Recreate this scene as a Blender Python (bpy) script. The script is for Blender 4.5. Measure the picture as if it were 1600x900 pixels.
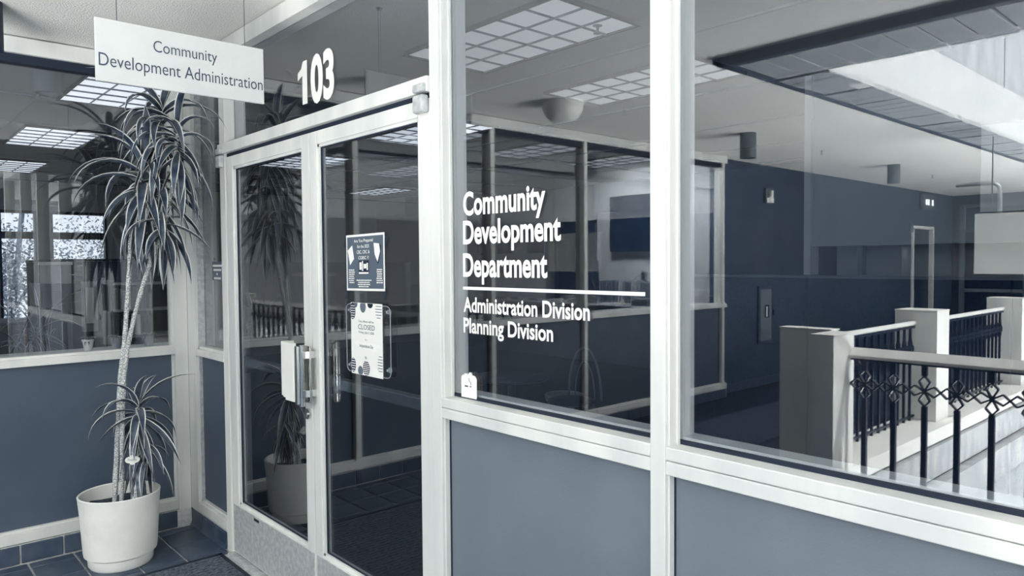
import bpy, bmesh, math, random
from mathutils import Vector, Matrix, noise
for o in list(bpy.data.objects): bpy.data.objects.remove(o)
S = bpy.context.scene
COL = S.collection
R_ = math.radians

# ------------------------------------------------------------ camera
cd = bpy.data.cameras.new('camera'); cam = bpy.data.objects.new('camera', cd); COL.objects.link(cam)
cd.sensor_width = 36; cd.lens = 1140.4*36/1600; cd.clip_start = .02; cd.clip_end = 200
Fw = Vector((-0.74162322, 0.66990826, -0.0348988)); Rt = Vector((0.6704891, 0.74188288, -0.0073588)); Up = Vector((-0.0209611, 0.02885672, 0.99936376))
cam.matrix_world = Matrix(((Rt.x, Up.x, -Fw.x, 0), (Rt.y, Up.y, -Fw.y, -1.5), (Rt.z, Up.z, -Fw.z, 1.583), (0, 0, 0, 1)))
S.camera = cam

# ------------------------------------------------------------ world, sun, daylight, added fill lights, exposure
W = bpy.data.worlds.new('sky'); S.world = W; W.use_nodes = True
W.node_tree.nodes['Background'].inputs[0].default_value = (.95, .97, 1, 1)
W.node_tree.nodes['Background'].inputs[1].default_value = 1.2
def light(name, kind, loc, direction, energy, size=None, size_y=None, color=(1, 1, 1)):
    l = bpy.data.lights.new(name, kind); l.energy = energy; l.color = color
    if kind == 'AREA': l.shape = 'RECTANGLE'; l.size = size; l.size_y = size_y or size
    if kind == 'SUN': l.angle = R_(.6)
    if kind in ('SPOT', 'POINT'): l.shadow_soft_size = .05
    o = bpy.data.objects.new(name, l); COL.objects.link(o); o.location = loc
    o.rotation_euler = Vector(direction).to_track_quat('-Z', 'Y').to_euler()
    return o
light('sun', 'SUN', (0, 0, 10), (-.62, .30, -.85), 7.0, color=(1, .97, .92))
light('skylight_daylight', 'AREA', (2.1, -8.4, 4.9), (0, 0, -1), 900, 7.5, 10.5, (.98, .99, 1))
light('lower_window_daylight', 'AREA', (6.3, -6.2, -1.9), (-1, .75, .85), 2000, 5.2, 2.8, (1, 1, .99))  # unseen fill light added below slab level to brighten the ceilings, no window there
light('sunlit_lower_floor_bounce', 'AREA', (2.1, -7.6, -3.5), (0, .25, 1), 4600, 7.5, 7.5, (1, 1, .98))  # area light added over the lower floor, imitates sunlit bounce onto the ceilings
light('office_wall_washer', 'AREA', (-5.6, -5.35, 2.7), (0, -.35, -1), 110, 1.2, .3, (1, .99, .97))
S.view_settings.view_transform = 'Standard'; S.view_settings.look = 'None'
S.view_settings.gamma = 1; S.view_settings.use_curve_mapping = False
S.view_settings.exposure = 0.40
S.cycles.transparent_max_bounces = 24

# ------------------------------------------------------------ materials
RAMP = [(0, (4, 18, 38)), (.12, (18, 34, 56)), (.25, (46, 62, 84)), (.45, (104, 114, 124)), (.7, (176, 180, 182)), (.9, (234, 234, 228)), (1, (246, 245, 240))]
def tone(v):
    for (a, ca), (b, cb) in zip(RAMP, RAMP[1:]):
        if v <= b:
            t = (v-a)/(b-a); c = [x+(y-x)*t for x, y in zip(ca, cb)]; break
    else: c = RAMP[-1][1]
    return tuple(((x/255+.055)/1.055)**2.4 if x > 10 else x/255/12.92 for x in c)+(1,)
def mat(name, v, rough=.6, metal=0, bump=0, scale=40, var=0, vscale=6, stretch=None, spec=.5, v2=None):
    m = bpy.data.materials.new(name); m.use_nodes = True; nt = m.node_tree; N = nt.nodes; L = nt.links
    b = N['Principled BSDF']; b.inputs['Roughness'].default_value = rough; b.inputs['Metallic'].default_value = metal
    b.inputs['Specular IOR Level'].default_value = spec; b.inputs['Base Color'].default_value = tone(v)
    tc = N.new('ShaderNodeTexCoord'); mp = N.new('ShaderNodeMapping'); L.new(tc.outputs['Object'], mp.inputs[0])
    if stretch: mp.inputs['Scale'].default_value = stretch
    if var or v2 is not None:
        n = N.new('ShaderNodeTexNoise'); n.inputs['Scale'].default_value = vscale; n.inputs['Detail'].default_value = 6
        L.new(mp.outputs[0], n.inputs['Vector'])
        r = N.new('ShaderNodeValToRGB'); r.color_ramp.elements[0].position = .36; r.color_ramp.elements[1].position = .64
        r.color_ramp.elements[0].color = tone(max(0, v-var)); r.color_ramp.elements[1].color = tone(min(1, v+var) if v2 is None else v2)
        L.new(n.outputs['Fac'], r.inputs[0]); L.new(r.outputs[0], b.inputs['Base Color'])
    if bump:
        n = N.new('ShaderNodeTexNoise'); n.inputs['Scale'].default_value = scale; n.inputs['Detail'].default_value = 4
        L.new(mp.outputs[0], n.inputs['Vector'])
        bp = N.new('ShaderNodeBump'); bp.inputs['Strength'].default_value = bump; bp.inputs['Distance'].default_value = .01
        L.new(n.outputs['Fac'], bp.inputs['Height']); L.new(bp.outputs[0], b.inputs['Normal'])
    return m
def glass_mat(name, r0, tint):
    m = bpy.data.materials.new(name); m.use_nodes = True; nt = m.node_tree; N = nt.nodes; L = nt.links
    N.remove(N['Principled BSDF'])
    tr = N.new('ShaderNodeBsdfTransparent'); tr.inputs[0].default_value = tint+(1,)
    gl = N.new('ShaderNodeBsdfGlossy'); gl.inputs['Roughness'].default_value = 0.0; gl.inputs[0].default_value = (.98, .99, 1, 1)
    fr = N.new('ShaderNodeFresnel'); fr.inputs[0].default_value = 1.5
    ad = N.new('ShaderNodeMath'); ad.operation = 'ADD'; ad.inputs[1].default_value = r0; ad.use_clamp = True
    mx = N.new('ShaderNodeMixShader')
    ge = N.new('ShaderNodeNewGeometry'); ml = N.new('ShaderNodeMath'); ml.operation = 'MULTIPLY_ADD'
    ml.inputs[1].default_value = 1/1.5-1.5; ml.inputs[2].default_value = 1.5   # same reflectance from inside and outside the sheet
    L.new(ge.outputs['Backfacing'], ml.inputs[0]); L.new(ml.outputs[0], fr.inputs[0])
    L.new(fr.outputs[0], ad.inputs[0]); L.new(ad.outputs[0], mx.inputs[0]); L.new(tr.outputs[0], mx.inputs[1]); L.new(gl.outputs[0], mx.inputs[2])
    L.new(mx.outputs[0], N['Material Output'].inputs[0])
    return m
def emit_mat(name, v, strength):
    m = bpy.data.materials.new(name); m.use_nodes = True; b = m.node_tree.nodes['Principled BSDF']
    b.inputs['Base Color'].default_value = tone(v); b.inputs['Emission Color'].default_value = (.93, .96, 1, 1); b.inputs['Emission Strength'].default_value = strength
    return m
M = dict(
    alu=mat('painted_aluminium', .84, .42, 0, .06, 60, .04, 5, (1, 1, .12)),
    alud=mat('worn_aluminium', .74, .42, .25, .1, 90, .05, 40),
    gasket=mat('black_gasket', .08, .7),
    steel=mat('brushed_steel', .72, .25, .9, 0, 40, .06, 30),
    chrome=mat('polished_chrome', .85, .12, 1),
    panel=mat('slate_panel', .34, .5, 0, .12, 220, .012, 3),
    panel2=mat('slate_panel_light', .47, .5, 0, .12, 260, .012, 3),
    wallint=mat('office_wall_paint', .74, .7, 0, .05, 90),
    wallgrey=mat('corridor_wall_paint', .27, .6, 0, .12, 120, .02, 3),
    popcorn=mat('sprayed_ceiling', .94, .9, 0, 1, 110, .05, 160),
    ctile=mat('acoustic_ceiling', .58, .9, 0, .5, 220, .04, 240),
    tile=mat('quarry_tile', .31, .38, 0, .15, 60, .05, 5),
    grout=mat('cement_grout', .78, .9, 0, .2, 90, .05, 30),
    carpet=mat('office_carpet', .09, .95, 0, .6, 400, .06, 160),
    matm=mat('ribbed_mat', .34, .9, 0, .9, 260, .14, 150, (1, .35, 1)),
    potm=mat('cream_pot', .93, .45, 0, .15, 40, .035, 7),
    soil=mat('potting_soil', .12, .95, 0, 1, 60, .1, 60, v2=.3),
    leafd=mat('leaf_green', .31, .35, 0, 0, 40, .09, 12),
    leafp=mat('leaf_margin', .88, .45),
    leafdry=mat('dry_leaf', .42, .7, 0, .3, 60, .16, 20),
    bark=mat('pale_ringed_bark', .6, .8, 0, .9, 70, .1, 110, (1, 1, 2), v2=.95),
    white=mat('white_paint', .90, .45, 0, .05, 80, .015, 6),
    signw=mat('sign_board', .78, .5, 0, 0, 40, .012, 5),
    ink=mat('dark_ink', .26, .6), inkd=mat('deep_ink', .1, .6),
    vinyl=mat('white_vinyl', .97, .5), vinylg=mat('grey_print', .6, .6), vinylm=mat('mid_print', .42, .6),
    paper=mat('paper', .93, .8), pdark=mat('dark_poster_paper', .38, .6),
    railblack=mat('black_iron', .08, .35), railsteel=mat('painted_handrail', .85, .35),
    post=mat('post_paint', .90, .5, 0, .05, 50, .02, 4),
    wood=mat('wood_soffit', .62, .6, 0, .3, 30, .05, 12, (1, 6, 1)),
    concrete=mat('pale_concrete', .70, .8, 0, .6, 25, .05, 9, (1, 1, .3)),
    well=mat('skylight_plaster', .80, .8, 0, .3, 30, .02, 6),
    dark=mat('dark_metal', .15, .5), black=mat('matt_black', .05, .5), screen=mat('dark_screen', .06, .12),
    fabric=mat('partition_fabric', .16, .9, 0, .3, 300, .02, 60), fabricl=mat('partition_fabric_light', .33, .9, 0, .3, 300),
    trim=mat('partition_trim', .42, .4),
    desk=mat('laminate', .62, .5), grey=mat('mid_grey_plastic', .45, .5),
    lamp=emit_mat('lamp_diffuser', .7, .25), cyl=mat('cylinder_metal', .5, .28, .85), lampb=emit_mat('bright_lamp_diffuser', .85, .9), louver=mat('lamp_louver', .35, .4), lampdim=emit_mat('exit_lamp', .9, 3.5),
    glass=glass_mat('coated_glass', .055, (.88, .90, .92)), glassd=glass_mat('door_glass', .055, (.74, .77, .80)),
    acrylic=glass_mat('clear_acrylic', .03, (.93, .95, .97)),
    foliage=mat('far_foliage', .46, .8, 0, 0, 40, .12, 9), trunk=mat('far_bark', .25, .9, 0, .5, 30),
    lowfloor=mat('lower_floor', .64, .6, 0, .1, 20, .03, 3),
)

# ------------------------------------------------------------ helpers
ORG = {}
class MB:
    def __init__(s): s.v = []; s.f = []; s.mi = []
    def add(s, vs, fs, mi=0):
        n = len(s.v); s.v += [tuple(v) for v in vs]; s.f += [tuple(i+n for i in f) for f in fs]; s.mi += [mi]*len(fs); return s
    def box(s, x0, x1, y0, y1, z0, z1, mi=0, bev=0):
        x0, x1 = sorted((x0, x1)); y0, y1 = sorted((y0, y1)); z0, z1 = sorted((z0, z1))
        if bev:
            b = min(bev, (x1-x0)/2.1, (y1-y0)/2.1, (z1-z0)/2.1); bm = bmesh.new()
            bmesh.ops.create_cube(bm, size=1)
            for v in bm.verts: v.co = Vector(((x0+x1)/2+v.co.x*(x1-x0), (y0+y1)/2+v.co.y*(y1-y0), (z0+z1)/2+v.co.z*(z1-z0)))
            bmesh.ops.bevel(bm, geom=bm.edges[:], offset=b, segments=2, affect='EDGES', profile=.5)
            bm.verts.index_update(); s.add([v.co[:] for v in bm.verts], [[v.index for v in f.verts] for f in bm.faces], mi); bm.free(); return s
        return s.add([(x0, y0, z0), (x1, y0, z0), (x1, y1, z0), (x0, y1, z0), (x0, y0, z1), (x1, y0, z1), (x1, y1, z1), (x0, y1, z1)],
                     [(0, 3, 2, 1), (4, 5, 6, 7), (0, 1, 5, 4), (1, 2, 6, 5), (2, 3, 7, 6), (3, 0, 4, 7)], mi)
    def tube(s, pts, r, n=8, mi=0, cap=True, wob=0):
        pts = [Vector(p) for p in pts]; rs = r if isinstance(r, (list, tuple)) else [r]*len(pts); vs = []; fs = []
        a = None
        for i, p in enumerate(pts):
            d = (pts[min(i+1, len(pts)-1)]-pts[max(i-1, 0)]).normalized()
            if a is None: a = d.orthogonal().normalized()
            else: a = (a-d*a.dot(d)).normalized()
            b = d.cross(a)
            for k in range(n):
                t = 2*math.pi*k/n; rr = rs[i]*(1+wob*(random.random()-.5)); vs.append(p+a*math.cos(t)*rr+b*math.sin(t)*rr)
        for i in range(len(pts)-1):
            for k in range(n): fs.append((i*n+k, i*n+(k+1) % n, (i+1)*n+(k+1) % n, (i+1)*n+k))
        if cap: fs.append(tuple(range(n-1, -1, -1))); fs.append(tuple((len(pts)-1)*n+k for k in range(n)))
        return s.add(vs, fs, mi)
    def lathe(s, c, prof, n=32, mi=0):
        vs = []; fs = []
        for r, z in prof:
            for k in range(n): t = 2*math.pi*k/n; vs.append((c[0]+r*math.cos(t), c[1]+r*math.sin(t), c[2]+z))
        for i in range(len(prof)-1):
            for k in range(n): fs.append((i*n+k, i*n+(k+1) % n, (i+1)*n+(k+1) % n, (i+1)*n+k))
        fs.append(tuple(range(n-1, -1, -1))); fs.append(tuple((len(prof)-1)*n+k for k in range(n)))
        return s.add(vs, fs, mi)
    def prism(s, pts2, o, u, v, w, mi=0):      # polygon pts2 in the plane u,v at o, extruded by vector w
        o = Vector(o); u = Vector(u); v = Vector(v); w = Vector(w); n = len(pts2)
        a = [o+u*p+v*q for p, q in pts2]
        if u.cross(v).dot(w) < 0: a.reverse()
        b = [p+w for p in a]
        return s.add(a+b, [tuple(range(n-1, -1, -1)), tuple(range(n, 2*n))]+[(i, (i+1) % n, n+(i+1) % n, n+i) for i in range(n)], mi)
    def build(s, name, m, parent=None, smooth=False, org=None):
        me = bpy.data.meshes.new(name)
        if parent is not None: og = ORG[parent.name]
        elif org is not None: og = Vector(org)
        else:
            xs, ys, zs = zip(*s.v); og = Vector(((min(xs)+max(xs))/2, (min(ys)+max(ys))/2, min(zs)))
        me.from_pydata([tuple(Vector(v)-og) for v in s.v], [], s.f)
        for x in (m if isinstance(m, (list, tuple)) else [m]): me.materials.append(M[x])
        me.polygons.foreach_set('material_index', s.mi)
        if smooth: me.polygons.foreach_set('use_smooth', [True]*len(s.f)); 
        me.update(); o = bpy.data.objects.new(name, me); COL.objects.link(o)
        if smooth:
            try: me.set_sharp_from_angle(angle=R_(40))
            except Exception: pass
        if parent is not None: o.parent = parent
        else: o.location = og
        ORG[o.name] = og
        return o
def B(name, m, parent, *a, **k):
    sm = k.pop('label', None); o = MB().box(*a, **k).build(name, m, parent)
    if sm: o['label'] = sm
    return o
def thing(name, label, cat, loc, group=None):
    o = bpy.data.objects.new(name, None); COL.objects.link(o); o.location = loc; o.empty_display_size = .05
    ORG[o.name] = Vector(loc); o['label'] = label; o['category'] = cat
    if group: o['group'] = group
    return o
def struct(name, loc=(0, 0, 0), label=None):
    o = bpy.data.objects.new(name, None); COL.objects.link(o); o.location = loc; ORG[o.name] = Vector(loc); o['kind'] = 'structure'
    if label: o['label'] = label; o['category'] = name.split('_')[0]
    return o
def tagS(o, label=None):
    o['kind'] = 'structure'
    if label: o['label'] = label; o['category'] = o.name.split('_')[0]
    return o
def tag(o, label, cat, group=None, kind=None):
    o['label'] = label; o['category'] = cat
    if group: o['group'] = group
    if kind: o['kind'] = kind
    return o
def copy_thing(root, loc, label=None, group=None, rotz=None):
    r = root.copy(); COL.objects.link(r); r.location = loc
    if rotz is not None: r.rotation_euler = (0, 0, rotz)
    if label: r['label'] = label
    if group: r['group'] = group
    ORG[r.name] = Vector(loc)
    for ch in list(root.children):
        c = ch.copy(); COL.objects.link(c); c.parent = r; ORG[c.name] = Vector(loc)
        for g in list(ch.children):
            d = g.copy(); COL.objects.link(d); d.parent = c; ORG[d.name] = Vector(loc)
    return r
def text_mesh(txt, bold=0, align='LEFT'):
    c = bpy.data.curves.new('t', 'FONT'); c.body = txt; c.offset = bold; c.fill_mode = 'FRONT'; c.align_x = align; c.resolution_u = 4
    o = bpy.data.objects.new('t', c); COL.objects.link(o); dg = bpy.context.evaluated_depsgraph_get(); dg.update()
    me = o.evaluated_get(dg).to_mesh(); vs = [v.co.copy() for v in me.vertices]; fs = [tuple(p.vertices) for p in me.polygons]
    o.evaluated_get(dg).to_mesh_clear(); bpy.data.objects.remove(o); bpy.data.curves.remove(c)
    return vs, fs
CAP = None
def text_to(mb, txt, o, u, v, width, cap, bold=0, mi=0, lift=0):
    """flat lettering: left end of baseline o, along u over width, cap height cap"""
    global CAP
    if CAP is None:
        q, _ = text_mesh('H'); CAP = max(p.y for p in q)
    vs, fs = text_mesh(txt, bold)
    if not vs: return mb
    o = Vector(o); u = Vector(u); v = Vector(v)
    x0 = min(p.x for p in vs); x1 = max(p.x for p in vs); n = u.cross(v)
    return mb.add([o+u*((p.x-x0)/(x1-x0)*width)+v*(p.y/CAP*cap)+n*lift for p in vs], fs, mi)
ORD = 'first second third fourth fifth sixth seventh eighth ninth tenth eleventh twelfth thirteenth fourteenth fifteenth sixteenth'.split()
X_ = Vector((1, 0, 0)); Y_ = Vector((0, 1, 0)); Z_ = Vector((0, 0, 1))
CEIL = 2.79; XL = -4.6
#@@STRUCTURE
# ------------------------------------------------------------ floors
fl = MB().box(XL-.1, 6.5, -3.42, .05, -.30, -.012).box(-4.9, -2.25, -14, -3.42, -.30, -.012).build('floor', 'grout')
tagS(fl)
random.seed(3)
px, py = .22, .2125
tm = {}
for i in range(6):
    for j in range(7):
        x0 = -4.505+.22*i if i else XL+.03
        x0 = [XL+.012, -4.505, -4.285, -4.065, -3.845, -3.625][i]; x1 = [-4.505, -4.285, -4.065, -3.845, -3.625, -3.405][i]
        y1 = -.0+.0-.2125*j; y0 = y1-.2125
        key = i == 0
        if key not in tm:
            w = (x1-x0)/2-.0055; tm[key] = MB().box(-w, w, -.1005, .1005, -.012, 0, bev=.004).build('tile', 'tile', org=(0, 0, 0)); tm[key].parent = fl
            o = tm[key]
        else: o = tm[key].copy(); COL.objects.link(o)
        o.location = Vector(((x0+x1)/2, (y0+y1)/2, random.uniform(-.001, .0005)))-ORG[fl.name]
        o.rotation_euler = (random.uniform(-.004, .004), random.uniform(-.004, .004), 0)
# the walkway and corridor beyond the individually visible tiles
tagS(MB().box(-3.40, 6.5, -3.40, .0, -.012, -.001).box(XL+.01, -3.40, -3.4, -1.49, -.012, -.001).build('floor', 'tile'))
tagS(MB().box(-4.74, -2.63, -14, -3.4, -.012, -.001).build('floor', 'carpet'))
tagS(MB().box(-12.5, 4.5, .12, 7.2, -.2, .004).box(-12.5, XL-.12, -6.05, .12, -.2, .004).build('floor', 'carpet'))
tagS(MB().box(-2.3, 6.5, -15, -3.4, -3.7, -3.6).build('floor', 'lowfloor'))
# ------------------------------------------------------------ ceilings
tagS(MB().box(XL, 6.5, -2.25, .03, CEIL, CEIL+.12).box(-4.9, -2.44, -14.2, -2.25, CEIL, CEIL+.12).build('ceiling', 'popcorn'))
tagS(MB().box(-12.5, 4.5, .03, 7.2, CEIL+.01, CEIL+.12).box(-12.5, XL, -6.05, .03, CEIL+.01, CEIL+.12).build('ceiling', 'ctile'))
g = MB()
for i in range(8): g.box(XL-.35-1.22*i-.012, XL-.35-1.22*i+.012, -6, 7, CEIL-.001, CEIL+.012)
for j in range(9): g.box(-12.5, XL-.12, -5.2+1.28*j-.4-.01, -5.2+1.28*j-.4+.01, CEIL-.001, CEIL+.012)
for j in range(5): g.box(XL-.12, 4.5, 1.84+1.28*j-.01, 1.84+1.28*j+.01, CEIL-.001, CEIL+.012)
tagS(g.build('trim_1', 'grey'))
# skylight: dropped beam, planked soffit, plaster well
wl = struct('skylight', (-2.06, -2.9, CEIL), 'planked soffit and pale plaster well of the atrium skylight'); wl['category'] = 'skylight'
B('beam', 'dark', wl, -2.44, 6.5, -2.31, -2.25, CEIL-.055, CEIL+.2)
B('beam', 'wallgrey', wl, -2.47, -2.40, -14, -2.25, CEIL-.03, CEIL+.2)
pk = MB().box(-2.40, -2.06, -.083, .083, CEIL-.10, CEIL-.06, bev=.004)
first = None
for k in range(66):
    y = -2.98-.1675*k
    if first is None: first = MB().box(-.17, .17, -.078, .078, 0, .04, bev=.006).build('plank', 'wood', org=(0, 0, 0)); first.parent = wl; o = first
    else: o = first.copy(); COL.objects.link(o)
    o.location = Vector((-2.23, y, CEIL-.04+random.uniform(0, .012)))-ORG[wl.name]
first = None
for k in range(48):
    x = -2.31+.1675*k
    if first is None: first = MB().box(-.078, .078, -.28, .28, 0, .04, bev=.006).build('plank', 'wood', org=(0, 0, 0)); first.parent = wl; o = first
    else: o = first.copy(); COL.objects.link(o)
    o.location = Vector((x, -2.615, CEIL-.04+random.uniform(0, .012)))-ORG[wl.name]
B('well_wall', 'well', wl, -2.16, -2.06, -14, -2.9, CEIL-.03, 3.22)
B('well_wall', 'concrete', wl, -2.20, -2.085, -14, -2.9, 3.235, 5.0)
B('well_wall', 'well', wl, -2.06, 6.5, -2.9, -2.8, CEIL-.03, 5.0)
B('well_wall', 'well', wl, -2.16, 6.5, -14.1, -14, CEIL-.03, 5.0)
B('well_wall', 'well', wl, 6.4, 6.5, -14, -2.9, CEIL-.03, 5.0)
jn = MB()
for k in range(5): jn.box(-2.084, -2.081, -4.4-2.3*k-.006, -4.4-2.3*k+.006, 3.24, 4.9)
jn.build('joint', 'grey', wl)
# atrium shell
tagS(MB().box(6.5, 6.6, -15, .1, -3.7, .2).box(6.5, 6.6, -15, .1, 2.7, 5.2).build('wall_east', 'wallint'))
tagS(MB().box(-4.9, 6.5, -14.2, -14.05, -3.7, 5.2).build('wall_south', 'wallgrey'))
tagS(MB().box(-2.30, -2.22, -14, -3.42, -3.6, -.62).box(-2.3, 6.5, -3.42, -3.36, -3.6, -.31).build('wall_lower', 'lowfloor'))
ld = struct('trim_2', (-2.3, -8, -.6), 'pale stepped slab edge under the corridor railing'); ld['category'] = 'ledge'
B('ledge', 'post', ld, -2.62, -2.20, -14, -3.42, -.011, .11, bev=.008)
B('ledge', 'post', ld, -2.62, 6.5, -3.44, -3.16, -.011, .10, bev=.008)
B('fascia', 'concrete', ld, -2.35, -2.19, -14, -3.45, -.30, -.04)
B('fascia', 'concrete', ld, -2.35, -2.12, -14, -3.45, -.62, -.33)
# lower stair seen through the railing
st = struct('stair', (0, -8, -3.6), 'pale stair flight down in the atrium'); st['category'] = 'stair'
for k in range(14): B('step', 'lowfloor', st, -2.1, -.7, -4.6-.3*k, -4.3-.3*k, -3.6, -.7-.2*k)
MB().prism([(-4.2, -.35), (-8.6, -3.3), (-8.6, -2.6), (-4.2, .1)], (-.7, 0, 0), Y_, Z_, (.12, 0, 0)).build('stair_wall', 'post', st)

# ------------------------------------------------------------ corridor solid wall (line of the glass wall, further back)
wc = tagS(MB().box(-4.9, -4.74, -14.1, -12.95, -3, CEIL).box(-4.9, -4.74, -12.95, -12.0, 2.14, CEIL).box(-4.9, -4.74, -12.0, -6.0, 0, CEIL).build('wall_corridor', 'wallgrey'))
bt = None
bb = struct('baseboard_corridor', (-4.73, -8, 0))
for k in range(28):
    if bt is None: bt = MB().box(-.01, .008, -.098, .098, 0, .1, bev=.003).build('tile', 'tile', org=(0, 0, 0)); bt.parent = bb; o = bt
    else: o = bt.copy(); COL.objects.link(o)
    o.location = Vector((-4.73, -6.15-.2*k, 0))-ORG[bb.name]
d3 = struct('door_3', (-4.74, -12.5, 0), 'dark corridor door in a pale frame far down the corridor')
B('door_panel', 'dark', d3, -4.82, -4.78, -12.95, -12.0, 0, 2.14)
for a in ((-12.99, -12.93, 0, 2.17), (-12.02, -11.96, 0, 2.17), (-12.93, -12.02, 2.12, 2.17)): B('door_frame', 'post', d3, -4.78, -4.71, a[0], a[1], a[2], a[3])
MB().tube([(-4.78, -12.1, 1), (-4.72, -12.1, 1), (-4.72, -12.22, 1)], .012).build('handle', 'steel', d3)
# corridor end: dark glazed doors
d4 = struct('door_4', (-3.5, -14, 0), 'dark glazed doors closing the far end of the corridor')
B('door_panel', 'screen', d4, -4.5, -3.55, -14.05, -14.0, 0, 2.1); B('door_panel', 'screen', d4, -3.5, -2.6, -14.05, -14.0, 0, 2.1)
for x in (-4.55, -3.53, -2.6): B('door_frame', 'grey', d4, x-.04, x+.04, -14.04, -13.96, 0, 2.6)
for z in (1.0, 2.12, 2.58): B('door_frame', 'grey', d4, -4.55, -2.6, -14.04, -13.96, z-.03, z+.03)

# ------------------------------------------------------------ left glass wall
GL = XL-.055
wf = struct('window_1', (XL, -3, 0), 'white-framed glazed office wall left of the entrance, pale frames over slate panels')
ys = [0.0, -1.112, -2.334, -3.475, -4.66, -5.82]
for i, y in enumerate(ys):
    w = .075 if i == 0 else .022
    y1 = y if i == 0 else y+w; y0 = y-.075 if i == 0 else y-w
    m = MB().box(XL-.11, XL+.0015, y0, y1, .10, 2.787, bev=.003)
    if i == 0: m.box(XL-.085, XL-.03, y0-.012, y0, .11, 2.70)
    m.build('mullion', 'alu', wf)
for (z0, z1, xx) in ((.108, .165, .0), (1.047, 1.088, 0), (2.70, 2.785, 0)):
    MB().box(XL-.11, XL+.0, -5.9, -.075, z0, z1, bev=.003).box(XL-.09, XL-.02, -5.9, -.075, z1, z1+.012).build('rail', 'alu', wf)
MB().box(XL-.11, XL-.025, -5.9, -.07, 2.655, 2.70).build('rail', 'gasket', wf)
for i in range(5):
    a, b = ys[i+1]+.026, ys[i]-(.075 if i == 0 else .026)
    B('glass_pane', 'glass', wf, GL-.006, GL, a, b, 1.09, 2.70)
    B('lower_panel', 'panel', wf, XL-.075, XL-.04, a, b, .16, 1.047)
    MB().box(XL-.055, XL-.038, a, a+.012, .165, 1.047).box(XL-.055, XL-.038, b-.012, b, .165, 1.047).build('gasket', 'dark', wf)
B('inner_sill', 'post', wf, -4.99, XL-.11, -5.9, -.0, 1.05, 1.085)
B('upstand', 'panel', wf, XL-.16, XL-.11, -5.9, 0, 0, 1.05)
bl = struct('baseboard_left', (XL, -.5, 0))
B('curb', 'grout', bl, XL-.12, XL-.004, -5.9, 0, -.01, .104)
for k in range(29):
    y1 = -.085-.2*k-.0 if k else -.085; y0 = y1-.191
    B('tile', 'tile', bl, XL-.006, XL+.008, y0, y1, .002, .100, bev=.003)
for k in range(3):
    x0 = XL+.012+.185*k
    MB().prism([(0, .006), (.018, .004), (.011, .012), (.006, .03), (.006, .085), (0, .098)], (x0, .002, 0), (0, -1, 0), Z_, (.178, 0, 0)).build('tile', 'tile', bl)
B('curb', 'grout', bl, XL, -4.03, .006, .12, -.01, .106)

# ------------------------------------------------------------ storefront
GF = .055
wt = struct('window_2', (-2, 0, 0), 'pale aluminium storefront frame with slate lower panels and big glass panes')
def mull(x0, x1, z0=0, z1=2.785, extra=True):
    m = MB().box(x0, x1, 0, .12, z0, z1, bev=.003)
    return m.build('mullion', 'alu', wt)
mull(XL, -4.475, .10)
MB().box(-4.475, -4.462, .02, .10, .12, 2.70).build('mullion', 'alud', wt)
mull(-4.03, -3.955)
mull(-2.082, -2.030)
mull(-1.139, -1.092)
mull(-.02, .03); mull(1.0, 1.05); mull(2.2, 2.25)
for x0 in (-2.030, -1.092, -.0):   # stepped inner jamb profiles
    MB().box(x0, x0+.006, .012, .04, .1, 2.70).box(x0, x0+.010, .04, .05, .1, 2.7).box(x0, x0+.008, .064, .115, .1, 2.7).build('glazing_bead', 'alu', wt)
for (a, b) in ((-2.03, -1.139), (-1.092, -.02), (.03, 1.0), (1.05, 2.2)):
    MB().box(a, b, .002, .12, 1.046, 1.082, bev=.003).box(a, b, .0, .11, 1.084, 1.118, bev=.003).box(a, b, .062, .12, 1.118, 1.135).build('rail', 'alu', wt)
    MB().box(a, b, .05, .062, 1.118, 1.128).build('gasket', 'gasket', wt)
    B('rail', 'alu', wt, a, b, 0, .12, .10, .16, bev=.003)
    B('rail', 'alu', wt, a, b, 0, .12, 2.70, 2.785, bev=.003)
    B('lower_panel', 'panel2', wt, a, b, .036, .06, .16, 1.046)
    B('glass_pane', 'glass', wt, a, b, GF, GF+.006, 1.12, 2.70)
    MB().box(a, a+.008, .03, .037, .16, 1.046).box(b-.008, b, .03, .037, .16, 1.046).build('gasket', 'dark', wt)
# side light between corner and door
B('glass_pane', 'glass', wt, -4.462, -4.03, GF, GF+.006, 1.10, 2.70)
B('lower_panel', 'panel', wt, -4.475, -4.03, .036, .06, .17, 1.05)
MB().box(-4.475, -4.03, .0, .12, 1.045, 1.085, bev=.003).box(-4.475, -4.03, .02, .1, 1.085, 1.10).build('rail', 'alu', wt)
MB().box(-4.475, -4.03, .0, .12, .106, .165, bev=.004).box(-4.475, -4.03, .02, .1, .165, .178).build('rail', 'alu', wt)
B('rail', 'alu', wt, XL, -2.082, 0, .12, 2.70, 2.785, bev=.003)
# transom over the doors
B('glass_pane', 'glass', wt, -3.955, -2.082, GF, GF+.006, 2.235, 2.70)
MB().box(-4.03, -2.082, -.012, .12, 2.178, 2.232, bev=.003).build('rail', 'alu', wt)
tagS(MB().box(-2.03, 2.25, .0, .1, 0, .1).build('baseboard_front', 'tile'))

B('gasket', 'gasket', wt, -3.955, -2.082, .012, .04, 2.155, 2.18)  # black strip put in to imitate the shade of the gap under the header
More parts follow.
